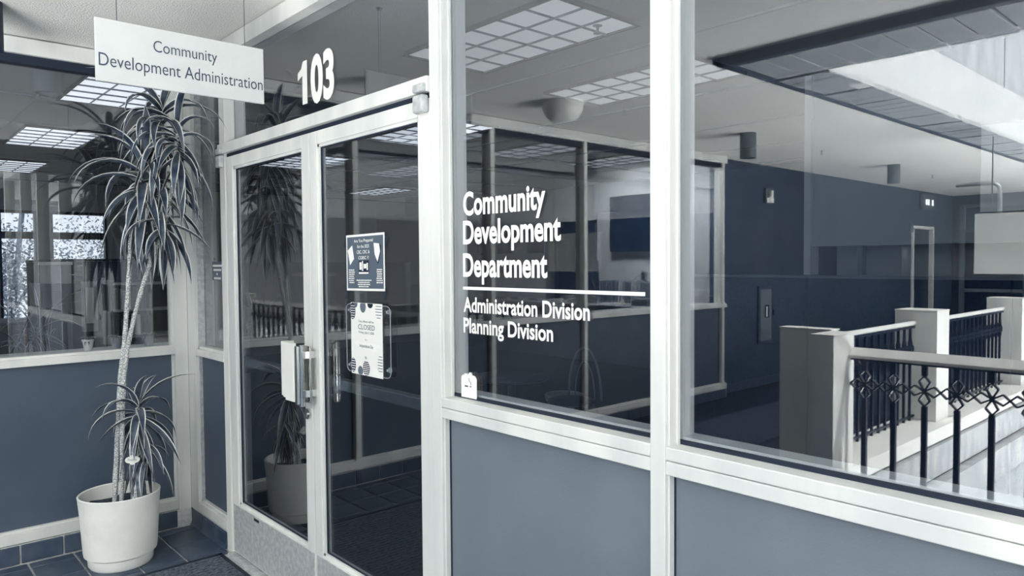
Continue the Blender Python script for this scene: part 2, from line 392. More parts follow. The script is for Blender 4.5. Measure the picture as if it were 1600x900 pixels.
# door_1: pair of glazed doors
d1 = struct('door_1', (-3, 0, 0), 'pair of narrow-stile glazed aluminium entrance doors, locked')
MB().box(-3.955, -2.082, -.03, .13, .0, .016, bev=.004).box(-3.955, -2.082, -.06, -.03, 0, .008).build('threshold', 'alud', d1)
def leaf(x0, x1, sl, sr):
    dl = MB().box(x0, x0+sl, .004, .05, 0.022, 2.158, bev=.003).box(x1-sr, x1, .004, .05, 0.022, 2.158, bev=.003)\
        .box(x0+sl, x1-sr, .004, .05, 2.10, 2.158, bev=.003).box(x0+sl, x1-sr, .004, .05, .022, .295, bev=.003).build('door_leaf', 'alu', d1)
    a, b = x0+sl, x1-sr
    MB().box(a, a+.012, .012, .044, .295, 2.10).box(b-.012, b, .012, .044, .295, 2.1).box(a, b, .012, .044, 2.088, 2.1).box(a, b, .012, .044, .295, .307).build('glazing_bead', 'alu', dl)
    MB().box(a+.012, b-.012, .026, .032, .307, 2.088).build('glass_pane', 'glassd', dl)
    MB().box(a+.012, a+.016, .02, .025, .31, 2.085).box(a+.012, b-.012, .02, .025, .307, .312).box(a+.012, b-.012, .02, .025, 2.083, 2.088).build('gasket', 'gasket', dl)
    return dl
dl1 = leaf(-3.950, -2.992, .085, .075); dl2 = leaf(-2.986, -2.086, .062, .072)
B('kick_plate', 'alud', dl1, -3.93, -3.0, .0015, .004, .03, .285)
B('kick_plate', 'alud', dl2, -2.97, -2.1, .0015, .004, .03, .285)
B('slot', 'black', dl1, -3.66, -3.60, .0005, .0035, .262, .276)
for x in (-3.985, -2.115):
    MB().box(x-.03, x+.03, -.03, .002, 2.105, 2.168, bev=.008).build('pivot', 'alud', d1)
    MB().box(x-.03, x+.03, -.03, .002, 2.176, 2.205, bev=.006).build('pivot', 'alud', d1)
# pulls
h = MB().box(-3.175, -3.150, -.058, -.004, .985, 1.232, bev=.002).box(-3.150, -3.095, -.062, -.052, .98, 1.232, bev=.002).box(-3.10, -3.015, -.075, -.060, .975, 1.235, bev=.003).box(-3.06, -3.03, -.06, .004, 1.0, 1.05).box(-3.06, -3.03, -.06, .004, 1.17, 1.21)
h.build('handle', 'white', dl1)
h = MB().box(-3.01, -2.985, -.072, -.058, .965, 1.225, bev=.003).tube([(-2.972, -.055, .96), (-2.972, -.055, 1.23)], .011, 10).box(-2.985, -2.94, -.035, -.026, .975, 1.225, bev=.002).box(-2.985, -2.96, -.06, .004, 1.0, 1.03).box(-2.985, -2.96, -.06, .004, 1.17, 1.2)
h.build('handle', 'chrome', dl2)
lk = MB().prism([(.024*math.cos(t*math.pi/10), .024*math.sin(t*math.pi/10)) for t in range(20)], (-3.028, .004, .912), X_, Z_, (0, -.012, 0)).build('lock', 'chrome', dl1)
MB().prism([(.013*math.cos(t*math.pi/8), .013*math.sin(t*math.pi/8)) for t in range(16)], (-3.028, -.008, .912), X_, Z_, (0, -.006, 0)).build('lock', 'steel', dl1)
MB().box(-2.93, -2.15, .09, .13, 1.02, 1.07, bev=.006).box(-2.94, -2.90, .05, .11, 1.0, 1.09).box(-2.16, -2.12, .05, .11, 1.0, 1.09).build('push_bar', 'steel', dl2)
MB().box(-3.86, -3.07, .09, .13, 1.02, 1.07, bev=.006).box(-3.90, -3.85, .05, .11, 1.0, 1.09).box(-3.08, -3.03, .05, .11, 1.0, 1.09).build('push_bar', 'steel', dl1)
c = thing('door_closer', 'dark overhead closer arm inside the right entrance door', 'door closer', (-2.4, .16, 2.1))
B('body', 'dark', c, -2.35, -2.12, .13, .19, 2.12, 2.17, bev=.005)
MB().tube([(-2.3, .16, 2.11), (-2.55, .32, 2.10), (-2.30, .14, 2.165)], .009, 6).build('arm', 'dark', c)

# ------------------------------------------------------------ suite and office walls
tagS(MB().box(-12.5, 4.5, 7.2, 7.3, 0, CEIL+.05).build('wall_back', 'wallgrey'))
tagS(MB().box(4.5, 4.6, .1, 7.3, 0, CEIL+.05).build('wall_right', 'wallgrey'))
# office wall behind the TV (parallel to the storefront)
tagS(MB().box(-12.5, -4.75, -6.15, -6.02, 0, CEIL+.05).build('wall_left', 'wallint'))
WX = -12.3
ww = MB(); yy = [-6.1, .02, .47, .64, 1.37, 7.3]
ww.box(WX-.12, WX, -6.1, .02, 0, CEIL).box(WX-.12, WX, .47, .64, 0, CEIL).box(WX-.12, WX, 1.37, 7.3, 0, CEIL)
ww.box(WX-.12, WX, .02, .47, 0, .8).box(WX-.12, WX, .64, 1.37, 0, .8).box(WX-.12, WX, .02, .47, 2.37, CEIL).box(WX-.12, WX, .64, 1.37, 2.37, CEIL)
tagS(ww.build('wall_far', 'wallint'))
for n, (a, b) in enumerate(((.02, .47), (.64, 1.37))):
    w = struct('window_%d' % (n+3), (WX, a, .8), 'dark-framed office window with a thick crossbar, %s of the two' % ('narrower' if n == 0 else 'wider'))
    m = MB()
    for q in ((a, a+.03, .8, 2.37), (b-.03, b, .8, 2.37), (a, b, 2.33, 2.37), (a, b, .8, .84), (a, b, 1.97, 2.07)): m.box(WX-.08, WX+.02, *q)
    m.build('window_frame', 'dark', w)
    B('pane', 'acrylic', w, WX-.05, WX-.044, a+.03, b-.03, .84, 2.33)

# ------------------------------------------------------------ hanging sign
sg = thing('hanging_sign', 'pale hanging sign reading Community Development Administration, above the potted plant', 'sign', (-3.0, -.505, 2.26))
MB().box(-3.012, -3.0, -.822, -.190, 2.258, 2.487, bev=.002).build('board', 'signw', sg)
for yq in (-.747, -.267): MB().tube([(-3.006, yq, 2.48), (-3.006, yq, CEIL)], .0012, 5).build('cable', 'dark', sg)
for yq in (-.747, -.267): MB().lathe((-3.006, yq, CEIL-.012), [(.006, 0), (.012, .012)], 10).build('hook', 'steel', sg)
t = MB(); text_to(t, 'Community', (-2.9985, -.624, 2.397), Y_, Z_, .240, .043, -.004); t.build('text_line', 'ink', sg); t = MB()
text_to(t, 'Development Administration', (-2.9985, -.812, 2.314), Y_, Z_, .615, .047, -.004); t.build('text_line', 'ink', sg)

# ------------------------------------------------------------ vinyl lettering on the glass
GX = lambda x: x*.9892
GZ = lambda z: 1.583+(z-1.583)*.9892
yv = GF-.0008
vl = thing('vinyl_lettering', 'white vinyl window lettering reading Community Development Department with two divisions under a line', 'lettering', (-1.6, yv, 1.33))
for txt, x0, x1, zb, cap, bold in (('Community', -1.988, -1.585, 1.748, .074, .03), ('Development', -1.990, -1.520, 1.650, .074, .03), ('Department', -1.992, -1.578, 1.538, .074, .03),
                                   ('Administration Division', -1.991, -1.406, 1.415, .048, .026), ('Planning Division', -1.992, -1.555, 1.343, .048, .026)):
    m = MB(); text_to(m, txt, (GX(x0), yv, GZ(zb)), X_, Z_, GX(x1)-GX(x0), cap, bold); m.build('text_line', 'vinyl', vl)
B('rule', 'vinyl', vl, GX(-1.992), GX(-1.208), yv-.0006, yv, GZ(1.4905), GZ(1.501))
m = MB(); x1_ = GX(-3.222)
m.prism([(.045, 0), (.092, 0), (.092, .195), (.052, .195), (.035, .165), (0, .150), (0, .115), (.045, .132)], (x1_, yv-.0004, GZ(2.320)), X_, Z_, (0, .0004, 0))
text_to(m, '03', (x1_+.125, yv, GZ(2.318)), X_, Z_, .215, .192, .04)
tag(m.build('door_number', 'vinyl'), 'large white number 103 on the glass above the double door', 'number')

# sticker standing on the sill
pts = [(-.04, 0), (.04, 0), (.04, .068), (.030, .078), (.018, .079), (.014, .088), (.004, .088), (-.002, .078), (-.006, .082), (-.022, .082), (-.026, .076), (-.034, .076), (-.04, .068)]
sk = thing('window_sticker', 'small white tag-shaped sticker standing at the lower left of the lettered window', 'sticker', (-1.935, .04, 1.122))
MB().prism(pts, (-1.937, .047, 1.1225), X_, Z_, (0, .004, 0)).build('card', 'vinyl', sk)
MB().box(-1.956, -1.940, .0455, .0468, 1.160, 1.164).box(-1.929, -1.922, .0455, .0468, 1.161, 1.164).build('mark', 'inkd', sk)
MB().tube([(-1.936, .0462, 1.190), (-1.931, .0462, 1.186), (-1.934, .0462, 1.181), (-1.926, .0462, 1.178), (-1.922, .0462, 1.168)], .0007, 4).build('mark', 'inkd', sk)

# small etched notice on the side light
pl = thing('small_notice', 'small grey printed notice on the narrow side glass left of the doors', 'notice', (-4.22, .05, 1.49))
B('sheet', 'vinylm', pl, -4.31, -4.14, .050, .0535, 1.494, 1.60)
m = MB()
for i, (a, b) in enumerate(((-4.30, -4.16), (-4.29, -4.17), (-4.245, -4.225), (-4.285, -4.18))):
    for k in range(7 if i != 2 else 1):
        w = (b-a)/(7 if i != 2 else 1); m.box(a+w*k+.002, a+w*(k+1)-.002, .0492, .050, 1.583-.024*i-.012, 1.583-.024*i)
m.build('print', 'vinyl', pl)

# ------------------------------------------------------------ poster on right door
yd = .0255
po = thing('poster', 'dark bordered poster about building codes taped high on the right door glass', 'poster', (-2.565, yd, 1.47))
U1 = Vector((1, 0, .012)).normalized(); V1 = Z_
O1 = Vector((-2.712, yd, 1.472))
def q(m, x0, x1, y0, y1, d0, d1, mi=0, O=O1):
    return m.prism([(x0, y0), (x1, y0), (x1, y1), (x0, y1)], O+Vector((0, -d0, 0)), U1, V1, (0, -(d1-d0), 0), mi)
q(MB(), 0, .292, 0, .228, 0, .0008).build('sheet', 'paper', po)
q(MB(), .008, .284, .009, .219, .0008, .0011).build('print', 'pdark', po)
m = MB()
def tl(txt, xc, y, w, cap, mm=m, bold=.012, O=O1, d=.0015): return text_to(mm, txt, O+U1*(xc-w/2)+V1*y+Vector((0, -d, 0)), U1, V1, w, cap, bold)
tl('Are You Prepared', .136, .196, .145, .0125); tl('for the 2025', .134, .173, .092, .0125)
tl('CBC, CRC &', .134, .150, .100, .0135); tl('CGBSC ??', .137, .127, .080, .0125)
random.seed(5)
for (xc, y0, n, w) in ((.042, .082, 7, .05), (.137, .040, 4, .115), (.255, .082, 7, .05)):
    for i in range(n):
        ww_ = w*random.uniform(.7, 1); x = xc-ww_/2
        while x < xc+ww_/2-.004:
            l_ = random.uniform(.005, .014); q(m, x, min(x+l_, xc+ww_/2), y0-i*.0085, y0-i*.0085+.0045, .0011, .0014); x += l_+.0025
m.build('lettering', 'paper', po)['kind'] = 'stuff'
m = MB(); m.prism([(.012, .165), (.048, .185), (.062, .13), (.030, .105)], O1+Vector((0, -.0011, 0)), U1, V1, (0, -.0006, 0), 0)
m.prism([(.215, .190), (.255, .186), (.262, .155), (.242, .115), (.222, .145)], O1+Vector((0, -.0015, 0)), U1, V1, (0, -.0006, 0), 0)
m.prism([(.253, .188), (.268, .178), (.266, .150), (.246, .106), (.224, .125), (.240, .118)], O1+Vector((0, -.0011, 0)), U1, V1, (0, -.0004, 0), 1)
q(m, .098, .176, .066, .122, .0011, .0015, 1)
for (a, b, c_, d) in ((.105, .122, .085, .115), (.125, .133, .08, .12), (.138, .158, .09, .108), (.160, .170, .083, .112), (.1, .174, .068, .075)): q(m, a, b, c_, d, .0015, .0018, 0)
m.build('picture', ['vinyl', 'inkd'], po)
for (x, y, s) in ((-.01, .20, 1), (.30, .19, -1), (0, -.012, -1), (.29, -.012, 1)):
    MB().prism([(x-.012, y-.02), (x+.004, y-.02), (x+.012, y+.025), (x-.004, y+.025)], O1+Vector((0, .0001, 0)), U1, V1, (0, -.0003, 0)).build('tape', 'dark', po)

# ------------------------------------------------------------ closed notice in an acrylic holder
ho = thing('notice_holder', 'clear acrylic holder with closed notice and suction cups, low on the right door glass', 'sign holder', (-2.54, yd, 1.13))
rr = []
for cx_, cz_, a0 in ((.31, .03, -90), (.31, .255, 0), (.03, .255, 90), (.03, .03, 180)):
    for k in range(6): a = R_(a0+18*k); rr.append((cx_+.026*math.cos(a), cz_+.026*math.sin(a)))
O2 = Vector((-2.700, yd-.014, 1.138)); U1 = Vector((1, 0, 0))
MB().prism(rr, O2, X_, Z_, (0, .003, 0)).build('acrylic_plate', 'acrylic', ho)
MB().tube([O2+X_*a+Z_*b for a, b in rr]+[O2+X_*rr[0][0]+Z_*rr[0][1]], .0016, 5).build('edge', 'vinylg', ho)
for a, b in ((.025, .255), (.315, .258), (.025, .03), (.315, .035)):
    c = O2+X_*a+Z_*b
    MB().prism([(.011*math.cos(k*math.pi/8), .011*math.sin(k*math.pi/8)) for k in range(16)], c+Vector((0, .006, 0)), X_, Z_, (0, .006, 0))\
        .prism([(.005*math.cos(k*math.pi/6), .005*math.sin(k*math.pi/6)) for k in range(12)], c+Vector((0, -.004, 0)), X_, Z_, (0, .01, 0)).build('suction_cup', 'vinylg', ho)
nt = thing('closed_notice', 'white notice reading CLOSED with balloons, held in the acrylic holder', 'notice', (-2.54, yd-.016, 1.135))
O3 = Vector((-2.655, yd-.0155, 1.136)); NW, NH = .238, .290
q(MB(), 0, NW, 0, NH, 0, .001, O=O3).build('sheet', 'paper', nt)
m = MB()
T2 = lambda txt, xc, y, w, cap, b=0: text_to(m, txt, O3+X_*(xc-w/2)+Z_*y+Vector((0, -.0016, 0)), X_, Z_, w, cap, b)
T2('City offices will be', .118, .212, .115, .0085); T2('CLOSED', .120, .184, .125, .0195); T2('Friday, July 3, 2026', .120, .168, .115, .0085); T2('Independence Day', .118, .112, .105, .0125)
T2('for', .118, .141, .02, .005); T2('N', .113, .066, .012, .011)
m.build('lettering', 'ink', nt)['kind'] = 'stuff'
m = MB()
def balloon(x, y, w, h_, mi, stripes=0, up=False):
    P = [(x+w*math.cos(t*math.pi/10), y+h_*math.sin(t*math.pi/10)) for t in range(20)]
    P = [(min(max(a, .001), NW-.001), min(max(b, .001), NH-.001)) for a, b in P]
    m.prism(P, O3+Vector((0, -.001, 0)), X_, Z_, (0, -.0003, 0), mi)
    for k in range(stripes):
        yy_ = y-h_+h_*2*(k+.5)/stripes
        if .002 < yy_ < NH-.006:
            hw = w*math.sqrt(max(0, 1-((yy_-y)/h_)**2))*.9; a_, b_ = max(.001, x-hw), min(NW-.001, x+hw)
            if b_ > a_: m.prism([(a_, yy_), (b_, yy_), (b_, yy_+.003), (a_, yy_+.003)], O3+Vector((0, -.0014, 0)), X_, Z_, (0, -.0003, 0), 2 if mi != 2 else 1)
balloon(.014, .255, .022, .034, 0, 7); balloon(.035, .285, .018, .016, 1); balloon(.095, .275, .022, .024, 1); balloon(.15, .285, .02, .014, 0); balloon(.212, .262, .026, .034, 2, 6)
balloon(.014, .035, .020, .030, 0, 6); balloon(.07, .015, .02, .02, 1); balloon(.115, .030, .026, .030, 0, 8); balloon(.19, .012, .026, .03, 2); balloon(.222, .055, .024, .034, 2, 6)
m.prism([(.02, .128), (.035, .118), (.05, .112), (.19, .100), (.20, .122), (.21, .115), (.222, .13), (.05, .135)], O3+Vector((0, -.0008, 0)), X_, Z_, (0, -.0004, 0), 2)
m.build('print', ['inkd', 'vinylm', 'vinyl'], nt)

# ------------------------------------------------------------ door mat and cord
mt = thing('door_mat', 'ribbed grey entrance mat on the tiles before the doors', 'mat', (-3, -.8, 0))
B('mat', 'matm', mt, -3.97, -2.0, -1.6, -.065, .0, .010, bev=.003)
MB().box(-3.985, -1.985, -1.61, -1.58, .0, .012).box(-3.985, -3.965, -1.61, -.05, .0, .012).box(-3.985, -1.985, -.07, -.05, 0, .012).build('border', 'black', mt)
m = MB()
for k in range(60): m.box(-3.95+.0325*k, -3.932+.0325*k, -1.57, -.08, .0095, .0135)
o = m.build('rib', 'matm', mt); o['kind'] = 'stuff'

# ------------------------------------------------------------ potted dracaena
P0 = Vector((-4.262, -.478, 0)); R0 = .2
pot = thing('plant_pot', 'cream plastic planter with an inset foot ring standing in the corner', 'pot', P0)
MB().lathe(P0, [(.146, 0), (.155, .012), (.158, .055), (.174, .066), (.177, .085), (.190, .30), (.196, .366), (.198, .378), (.192, .382), (.186, .378), (.182, .32), (.176, .30)], 48).build('pot_body', 'potm', pot, smooth=True)
random.seed(11)
m = MB(); ring = 20; vs = [(P0.x, P0.y, .316)]; fs = []
for r_ in (.06, .12, .180):
    for k in range(ring): t = 2*math.pi*k/ring; vs.append((P0.x+r_*math.cos(t), P0.y+r_*math.sin(t), .312+random.uniform(-.008, .008)))
for k in range(ring):
    fs.append((0, 1+k, 1+(k+1) % ring))
    for j in range(2): fs.append((1+j*ring+k, 1+(j+1)*ring+k, 1+(j+1)*ring+(k+1) % ring, 1+j*ring+(k+1) % ring))
o = m.add(vs, fs).build('soil', 'soil', pot)
pt = thing('dracaena', 'tall two-stemmed dracaena with striped arching leaves and a short bushy third stem', 'plant', (P0.x, P0.y, .315))
def curve_pts(pts, n=8):
    out = []; P = [Vector(p) for p in pts]; P = [P[0]*2-P[1]]+P+[P[-1]*2-P[-2]]
    for i in range(1, len(P)-2):
        for k in range(n):
            t = k/n; a, b, c, d = P[i-1:i+3]
            out.append(.5*((2*b)+(c-a)*t+(2*a-5*b+4*c-d)*t*t+(3*b-a-3*c+d)*t**3))
    out.append(P[-2]); return out
tr1 = [(-4.28, -.50, .30), (-4.262, -.462, .95), (-4.25, -.44, 1.157), (-4.24, -.408, 1.56), (-4.235, -.395, 1.79), (-4.195, -.36, 2.02), (-4.18, -.345, 2.13)]
tr2 = [(-4.245, -.475, .30), (-4.245, -.445, .99), (-4.207, -.385, 1.36), (-4.157, -.315, 1.63), (-4.115, -.262, 1.79), (-4.13, -.275, 1.97), (-4.115, -.26, 2.2), (-4.12, -.26, 2.40)]
tr3 = [(-4.19, -.43, .30), (-4.19, -.40, .5), (-4.195, -.397, .83)]
tr4 = [(-4.115, -.262, 1.80), (-4.07, -.24, 1.98), (-4.03, -.215, 2.27)]
tr5 = [(-4.21, -.40, .30), (-4.17, -.36, .62)]
for tr, r_ in ((tr1, .0115), (tr2, .0105), (tr3, .013), (tr4, .010), (tr5, .011)):
    cp = curve_pts(tr, 9)
    rs = [r_*(1.15-.35*i/len(cp))*(1+.10*((i*7) % 3-1)) for i in range(len(cp))]
    MB().tube(cp, rs, 9, wob=.22).build('stem', 'bark', pt, smooth=False)
def leaf_mesh(L, e0, e1, w, dry=False):
    n = 9; x = z = 0; c = [(0, 0)]; el = []
    for i in range(n):
        e = R_(e0+(e1-e0)*((i+.5)/n)**1.15); el.append(e); x += math.cos(e)*L/n; z += math.sin(e)*L/n; c.append((x, z))
    el.append(el[-1]); vs = []; fs = []; mi = []
    for i, (x, z) in enumerate(c):
        t = i/n; ww_ = w*(.35+.65*math.sin(math.pi*min(1, t*1.05)**.75))*(1-t**5) if t < 1 else .0004
        nx, nz = -math.sin(el[min(i, n)]), math.cos(el[min(i, n)])
        for k, f in enumerate((-1, -.76, 0, .76, 1)):
            up = abs(f)*.28*ww_; vs.append((x+nx*up, f*ww_/2, z+nz*up))
    for i in range(n):
        for k in range(4): fs.append((i*5+k, i*5+k+1, (i+1)*5+k+1, (i+1)*5+k)); mi.append(1 if k in (0, 3) else 0)
    me = bpy.data.meshes.new('leaf'); me.from_pydata(vs, [], fs)
    for x in ((('leafdry',)*2) if dry else ('leafd', 'leafp')): me.materials.append(M[x])
    me.polygons.foreach_set('material_index', mi); me.polygons.foreach_set('use_smooth', [True]*len(fs)); me.update()
    return me, c[-1]
LM = {}
def get_leaf(e0, L, w, dry=False):
    e0 = round(e0/12)*12; L = round(L/.06)*.06; k = (e0, L, w, dry)
    if k not in LM:
        e1 = e0-70 if e0 > 55 else (e0-105 if e0 > -10 else max(-88, e0-50))
        LM[k] = leaf_mesh(L, e0, max(e1, -86), w, dry)
    return LM[k]
def head(c, n, top, bot, Lr, w, spread=.10, lean=(0, 0), dry=False, azr=None, rnd=random):
    c = Vector(c); k = 0; tries = 0; i = 0
    while i < n and tries < n*12:
        tries += 1
        t = i/max(1, n-1); e = top+(bot-top)*t**.9+rnd.uniform(-9, 9); az = 2.39996*i+rnd.uniform(-.5, .5) if azr is None else rnd.uniform(*azr)
        L = rnd.uniform(*Lr)
        me, (tx, tz) = get_leaf(e, L, w, dry)
        base = c+Vector((0, 0, -spread*t))
        mx = max(v.co.x for v in me.vertices)
        ex, ey = base.x+math.cos(az)*mx, base.y+math.sin(az)*mx
        if ex < XL+.005 or ey > -.01:
            az += rnd.uniform(1.5, 4.5); ex, ey = base.x+math.cos(az)*mx, base.y+math.sin(az)*mx
            if ex < XL+.005 or ey > -.01: continue
        o = bpy.data.objects.new('leaf', me); COL.objects.link(o); o.parent = pt; o.location = base-ORG[pt.name]
        o.rotation_euler = (rnd.uniform(-.18, .18), 0, az); ORG[o.name] = base; i += 1
rg = random.Random(7)
head((-4.18, -.345, 2.12), 40, 78, -78, (.30, .46), .050, .24, rnd=rg)
head((-4.12, -.26, 2.42), 36, 70, -80, (.28, .44), .046, .24, rnd=rg)
head((-4.03, -.215, 2.30), 28, 66, -78, (.26, .40), .042, .20, rnd=rg)
head((-4.15, -.30, 2.02), 10, -5, -84, (.30, .44), .050, .15, rnd=rg)
head((-4.115, -.262, 1.83), 11, 40, -80, (.24, .34), .050, .10, rnd=rg)
head((-4.195, -.397, .84), 26, 84, -76, (.22, .34), .042, .10, rnd=rg)
head((-4.195, -.397, .74), 22, -60, -86, (.24, .36), .028, .22, dry=True, rnd=rg)
head((-4.195, -.397, .76), 10, -50, -84, (.22, .32), .036, .08, rnd=rg)
head((-4.17, -.36, .63), 8, 0, -80, (.18, .30), .030, .08, rnd=rg)
tgp = [(.026*math.cos(a)*(1.35 if abs(math.cos(a)) > .7 else 1), .024*math.sin(a)*(1.1 if abs(math.sin(a)) > .9 else .85)) for a in [k*math.pi/12 for k in range(24)]]
tf = Vector((.93, -.36, 0)).normalized(); tu = Vector((.36, .93, 0)).normalized(); to = Vector((-4.11, -.45, .575))
tg = thing('plant_tag', 'small white scalloped name tag hanging on the short dracaena stem', 'tag', to)
MB().prism(tgp, to, tu, Z_, tf*.002).build('plate', 'white', tg)
m = MB(); text_to(m, 'Freddy', to+tf*.0026-tu*.021+Z_*-.005, tu, Z_, .042, .012); m.build('lettering', 'vinylm', tg)
MB().tube([to+Z_*.02, to+Z_*.035-tf*.02, to+Z_*.045-tf*.06], .0008, 5).build('string', 'dark', tg)

# ------------------------------------------------------------ railings around the atrium opening
def baluster_mesh(horizontal):
    top = .936 if horizontal == 'x' else .985
    h = .015 if horizontal == 'x' else .010
    m = MB().box(-h, h, -h, h, .10, .67).box(-h, h, -h, h, .86, top)
    return m
def ornament(axis):
    m = MB(); u = X_ if axis == 'x' else Y_; n = Y_ if axis == 'x' else X_
    for d, e in ((u, Z_), (-u, Z_), (Z_, u), (-Z_, u)):
        l_ = .0905 if abs(d.dot(u)) > .5 else .095
        P = [Vector((0, 0, .765)), Vector((0, 0, .765))+d*l_*.62+e*.032, Vector((0, 0, .765))+d*l_, Vector((0, 0, .765))+d*l_*.62-e*.032]
        for a, b in zip(P, P[1:]+P[:1]):
            dr = (b-a).normalized(); s_ = dr.cross(n)*.0045; w_ = n*.012
            m.add([a-s_-w_, b-s_-w_, b+s_-w_, a+s_-w_, a-s_+w_, b-s_+w_, b+s_+w_, a+s_+w_], [(0, 3, 2, 1), (4, 5, 6, 7), (0, 1, 5, 4), (1, 2, 6, 5), (2, 3, 7, 6), (3, 0, 4, 7)])
    m.lathe((0, 0, .748), [(.012, 0), (.015, .017), (.012, .034)], 8)
    return m
def railing(label, p0, p1, start, pitch, n, grp):
    ax = 'x' if abs(p1[0]-p0[0]) > .1 else 'y'; u = X_ if ax == 'x' else Y_
    t = thing('railing', label, 'railing', ((p0[0]+p1[0])/2, (p0[1]+p1[1])/2, 0), grp)
    a, b = Vector(p0+(1.0,)), Vector(p1+(1.0,))
    if ax == 'x': MB().prism([(-.034, .998), (-.026, 1.003), (.034, .955), (.036, .945), (.034, .936), (-.034, .936)], (p0[0], p0[1], 0), Y_, Z_, (p1[0]-p0[0], 0, 0)).build('handrail', 'white', t)
    else: MB().tube([a, b], .021, 12).build('handrail', 'railsteel', t, smooth=True)
    if ax == 'x': MB().box(p0[0], p1[0], p0[1]-.008, p0[1]+.008, .922, .936).box(p0[0], p1[0], p0[1]-.008, p0[1]+.008, .135, .155).build('rail', 'railblack', t)
    else: MB().box(p0[0]-.008, p0[0]+.008, p0[1], p1[1], .955, .975).box(p0[0]-.008, p0[0]+.008, p0[1], p1[1], .135, .155).build('rail', 'railblack', t)
    bm_ = om_ = None
    for i in range(n):
        c = Vector(start)+u*pitch*i
        loc = Vector((c.x, c.y, 0))-ORG[t.name]
        for nm in ('baluster', 'ornament'):
            key = (nm, ax)
            if key not in RC:
                ORG['_tmp'] = Vector((0, 0, 0)); o = (baluster_mesh(ax) if nm == 'baluster' else ornament(ax)).build(nm, 'railblack', org=(0, 0, 0)); RC[key] = o
                o.parent = t
            else: o = RC[key].copy(); COL.objects.link(o); o.parent = t
            o.location = loc; o.scale = (1, 1, 1)
            if nm == 'ornament': o.scale = ((pitch/.181, 1, 1) if ax == 'x' else (1, pitch/.181, 1))
RC = {}
railing('black iron railing with flower ornaments and flat white handrail, nearest the storefront', (-2.079, -3.30), (2.594, -3.30), (-1.99, -3.30, 0), .1808, 25, None)
railing('black iron railing bay along the corridor, nearest to the corner post', (-2.49, -5.62), (-2.49, -3.50), (-2.49, -5.52, 0), .14, 15, None)
railing('black iron railing bay along the corridor, second beyond the corner post', (-2.49, -8.42), (-2.49, -5.95), (-2.49, -8.30, 0), .14, 17, None)
railing('black iron railing bay along the corridor, furthest from the entrance', (-2.49, -13.9), (-2.49, -8.75), (-2.49, -13.7, 0), .14, 35, None)
def rpost(x0, x1, y0, y1, h_, label, wide=False):
    t = thing('railing_post', label, 'post', ((x0+x1)/2, (y0+y1)/2, 0))
    m = MB().box(x0, x1, y0, y1, -.011, h_-.008, bev=.004)
    m.build('shaft', 'post', t)
    MB().box(x0-.004, x1+.004, y0-.004, y1+.004, h_-.008, h_, bev=.002).build('cap', 'white', t)
rpost(-2.235, -2.085, -3.36, -3.05, 1.10, 'white square corner post where the two atrium railings meet')
rpost(-2.62, -2.245, -3.49, -3.37, 1.105, 'short white wall stub just behind the corner post of the railing')
rpost(-2.66, -2.30, -5.94, -5.62, 1.12, 'thick white post between the first two corridor railing bays')
rpost(-2.66, -2.30, -8.74, -8.42, 1.125, 'thick white post between the second and third corridor railing bays')
rpost(2.6, 2.85, -3.45, -3.15, 1.10, 'white post closing the near railing at its far right end')

# ------------------------------------------------------------ corridor fixtures
def cyl_light(x, y, h_, label, r_=.075, m_='cyl'):
    t = thing('downlight', label, 'light', (x, y, CEIL-h_))
    MB().lathe((x, y, CEIL-h_), [(r_*.86, .02), (r_*.88, 0), (r_, 0), (r_, h_+.005)], 28).build('housing', m_, t, smooth=True)
    MB().lathe((x, y, CEIL-h_+.021), [(r_*.8, 0), (r_*.8, .012)], 20).build('lens', 'vinylm', t)
    return t
cyl_light(-3.66, -4.72, .235, 'brushed steel cylinder downlight on the corridor ceiling, nearer of the two')
cyl_light(-3.66, -8.25, .235, 'brushed steel cylinder downlight on the corridor ceiling, further of the two')
cyl_light(-4.10, -1.02, .22, 'dark cylinder downlight at the top left edge before the glass wall', .07, 'dark')
cyl_light(-5.00, -.62, .20, 'grey cylinder downlight inside the office behind the left glass wall', .072, 'vinylm')
t = thing('dome_light', 'faint frosted dome light seen in the lettered window', 'light', (-3.86, -2.40, CEIL-.16))
MB().lathe((-3.86, -2.40, CEIL-.15), [(.03, 0), (.09, .012), (.135, .05), (.155, .10), (.16, .152)], 28).build('dome', 'white', t, smooth=True)
def sprinkler(x, y, lab):
    o = MB().lathe((x, y, CEIL-.045), [(.004, 0), (.022, .003), (.022, .006), (.006, .01), (.008, .038), (.026, .042), (.026, .046)], 14).build('sprinkler', 'grey'); tag(o, lab, 'sprinkler')
sprinkler(-3.71, -6.35, 'small sprinkler head on corridor ceiling between the cylinder downlights')
sprinkler(-3.75, -9.9, 'small sprinkler head on corridor ceiling past the further downlight')
def isprinkler(x, y, lab):
    o = MB().lathe((x, y, CEIL-.045), [(.004, 0), (.022, .003), (.022, .006), (.006, .01), (.008, .038), (.026, .042), (.026, .056)], 14).build('sprinkler', 'grey'); tag(o, lab, 'sprinkler')
isprinkler(-2.50, 1.36, 'sprinkler head overlapping the nearest louvred light of the suite')
isprinkler(-3.74, 3.1, 'sprinkler head beside the second louvred light of the suite')
t = thing('fire_alarm', 'small strobe fire alarm high on the dark corridor wall', 'alarm', (-4.73, -7.06, 2.35))
B('box', 'vinylm', t, -4.74, -4.70, -7.16, -6.96, 2.31, 2.50, bev=.004); MB().box(-4.70, -4.66, -7.08, -7.03, 2.38, 2.47, bev=.008).box(-4.70, -4.69, -7.14, -6.98, 2.32, 2.38).build('lens', 'vinyl', t)
t = thing('extinguisher_cabinet', 'tall recessed extinguisher cabinet in the corridor wall with a small window', 'cabinet', (-4.73, -7.0, .55))
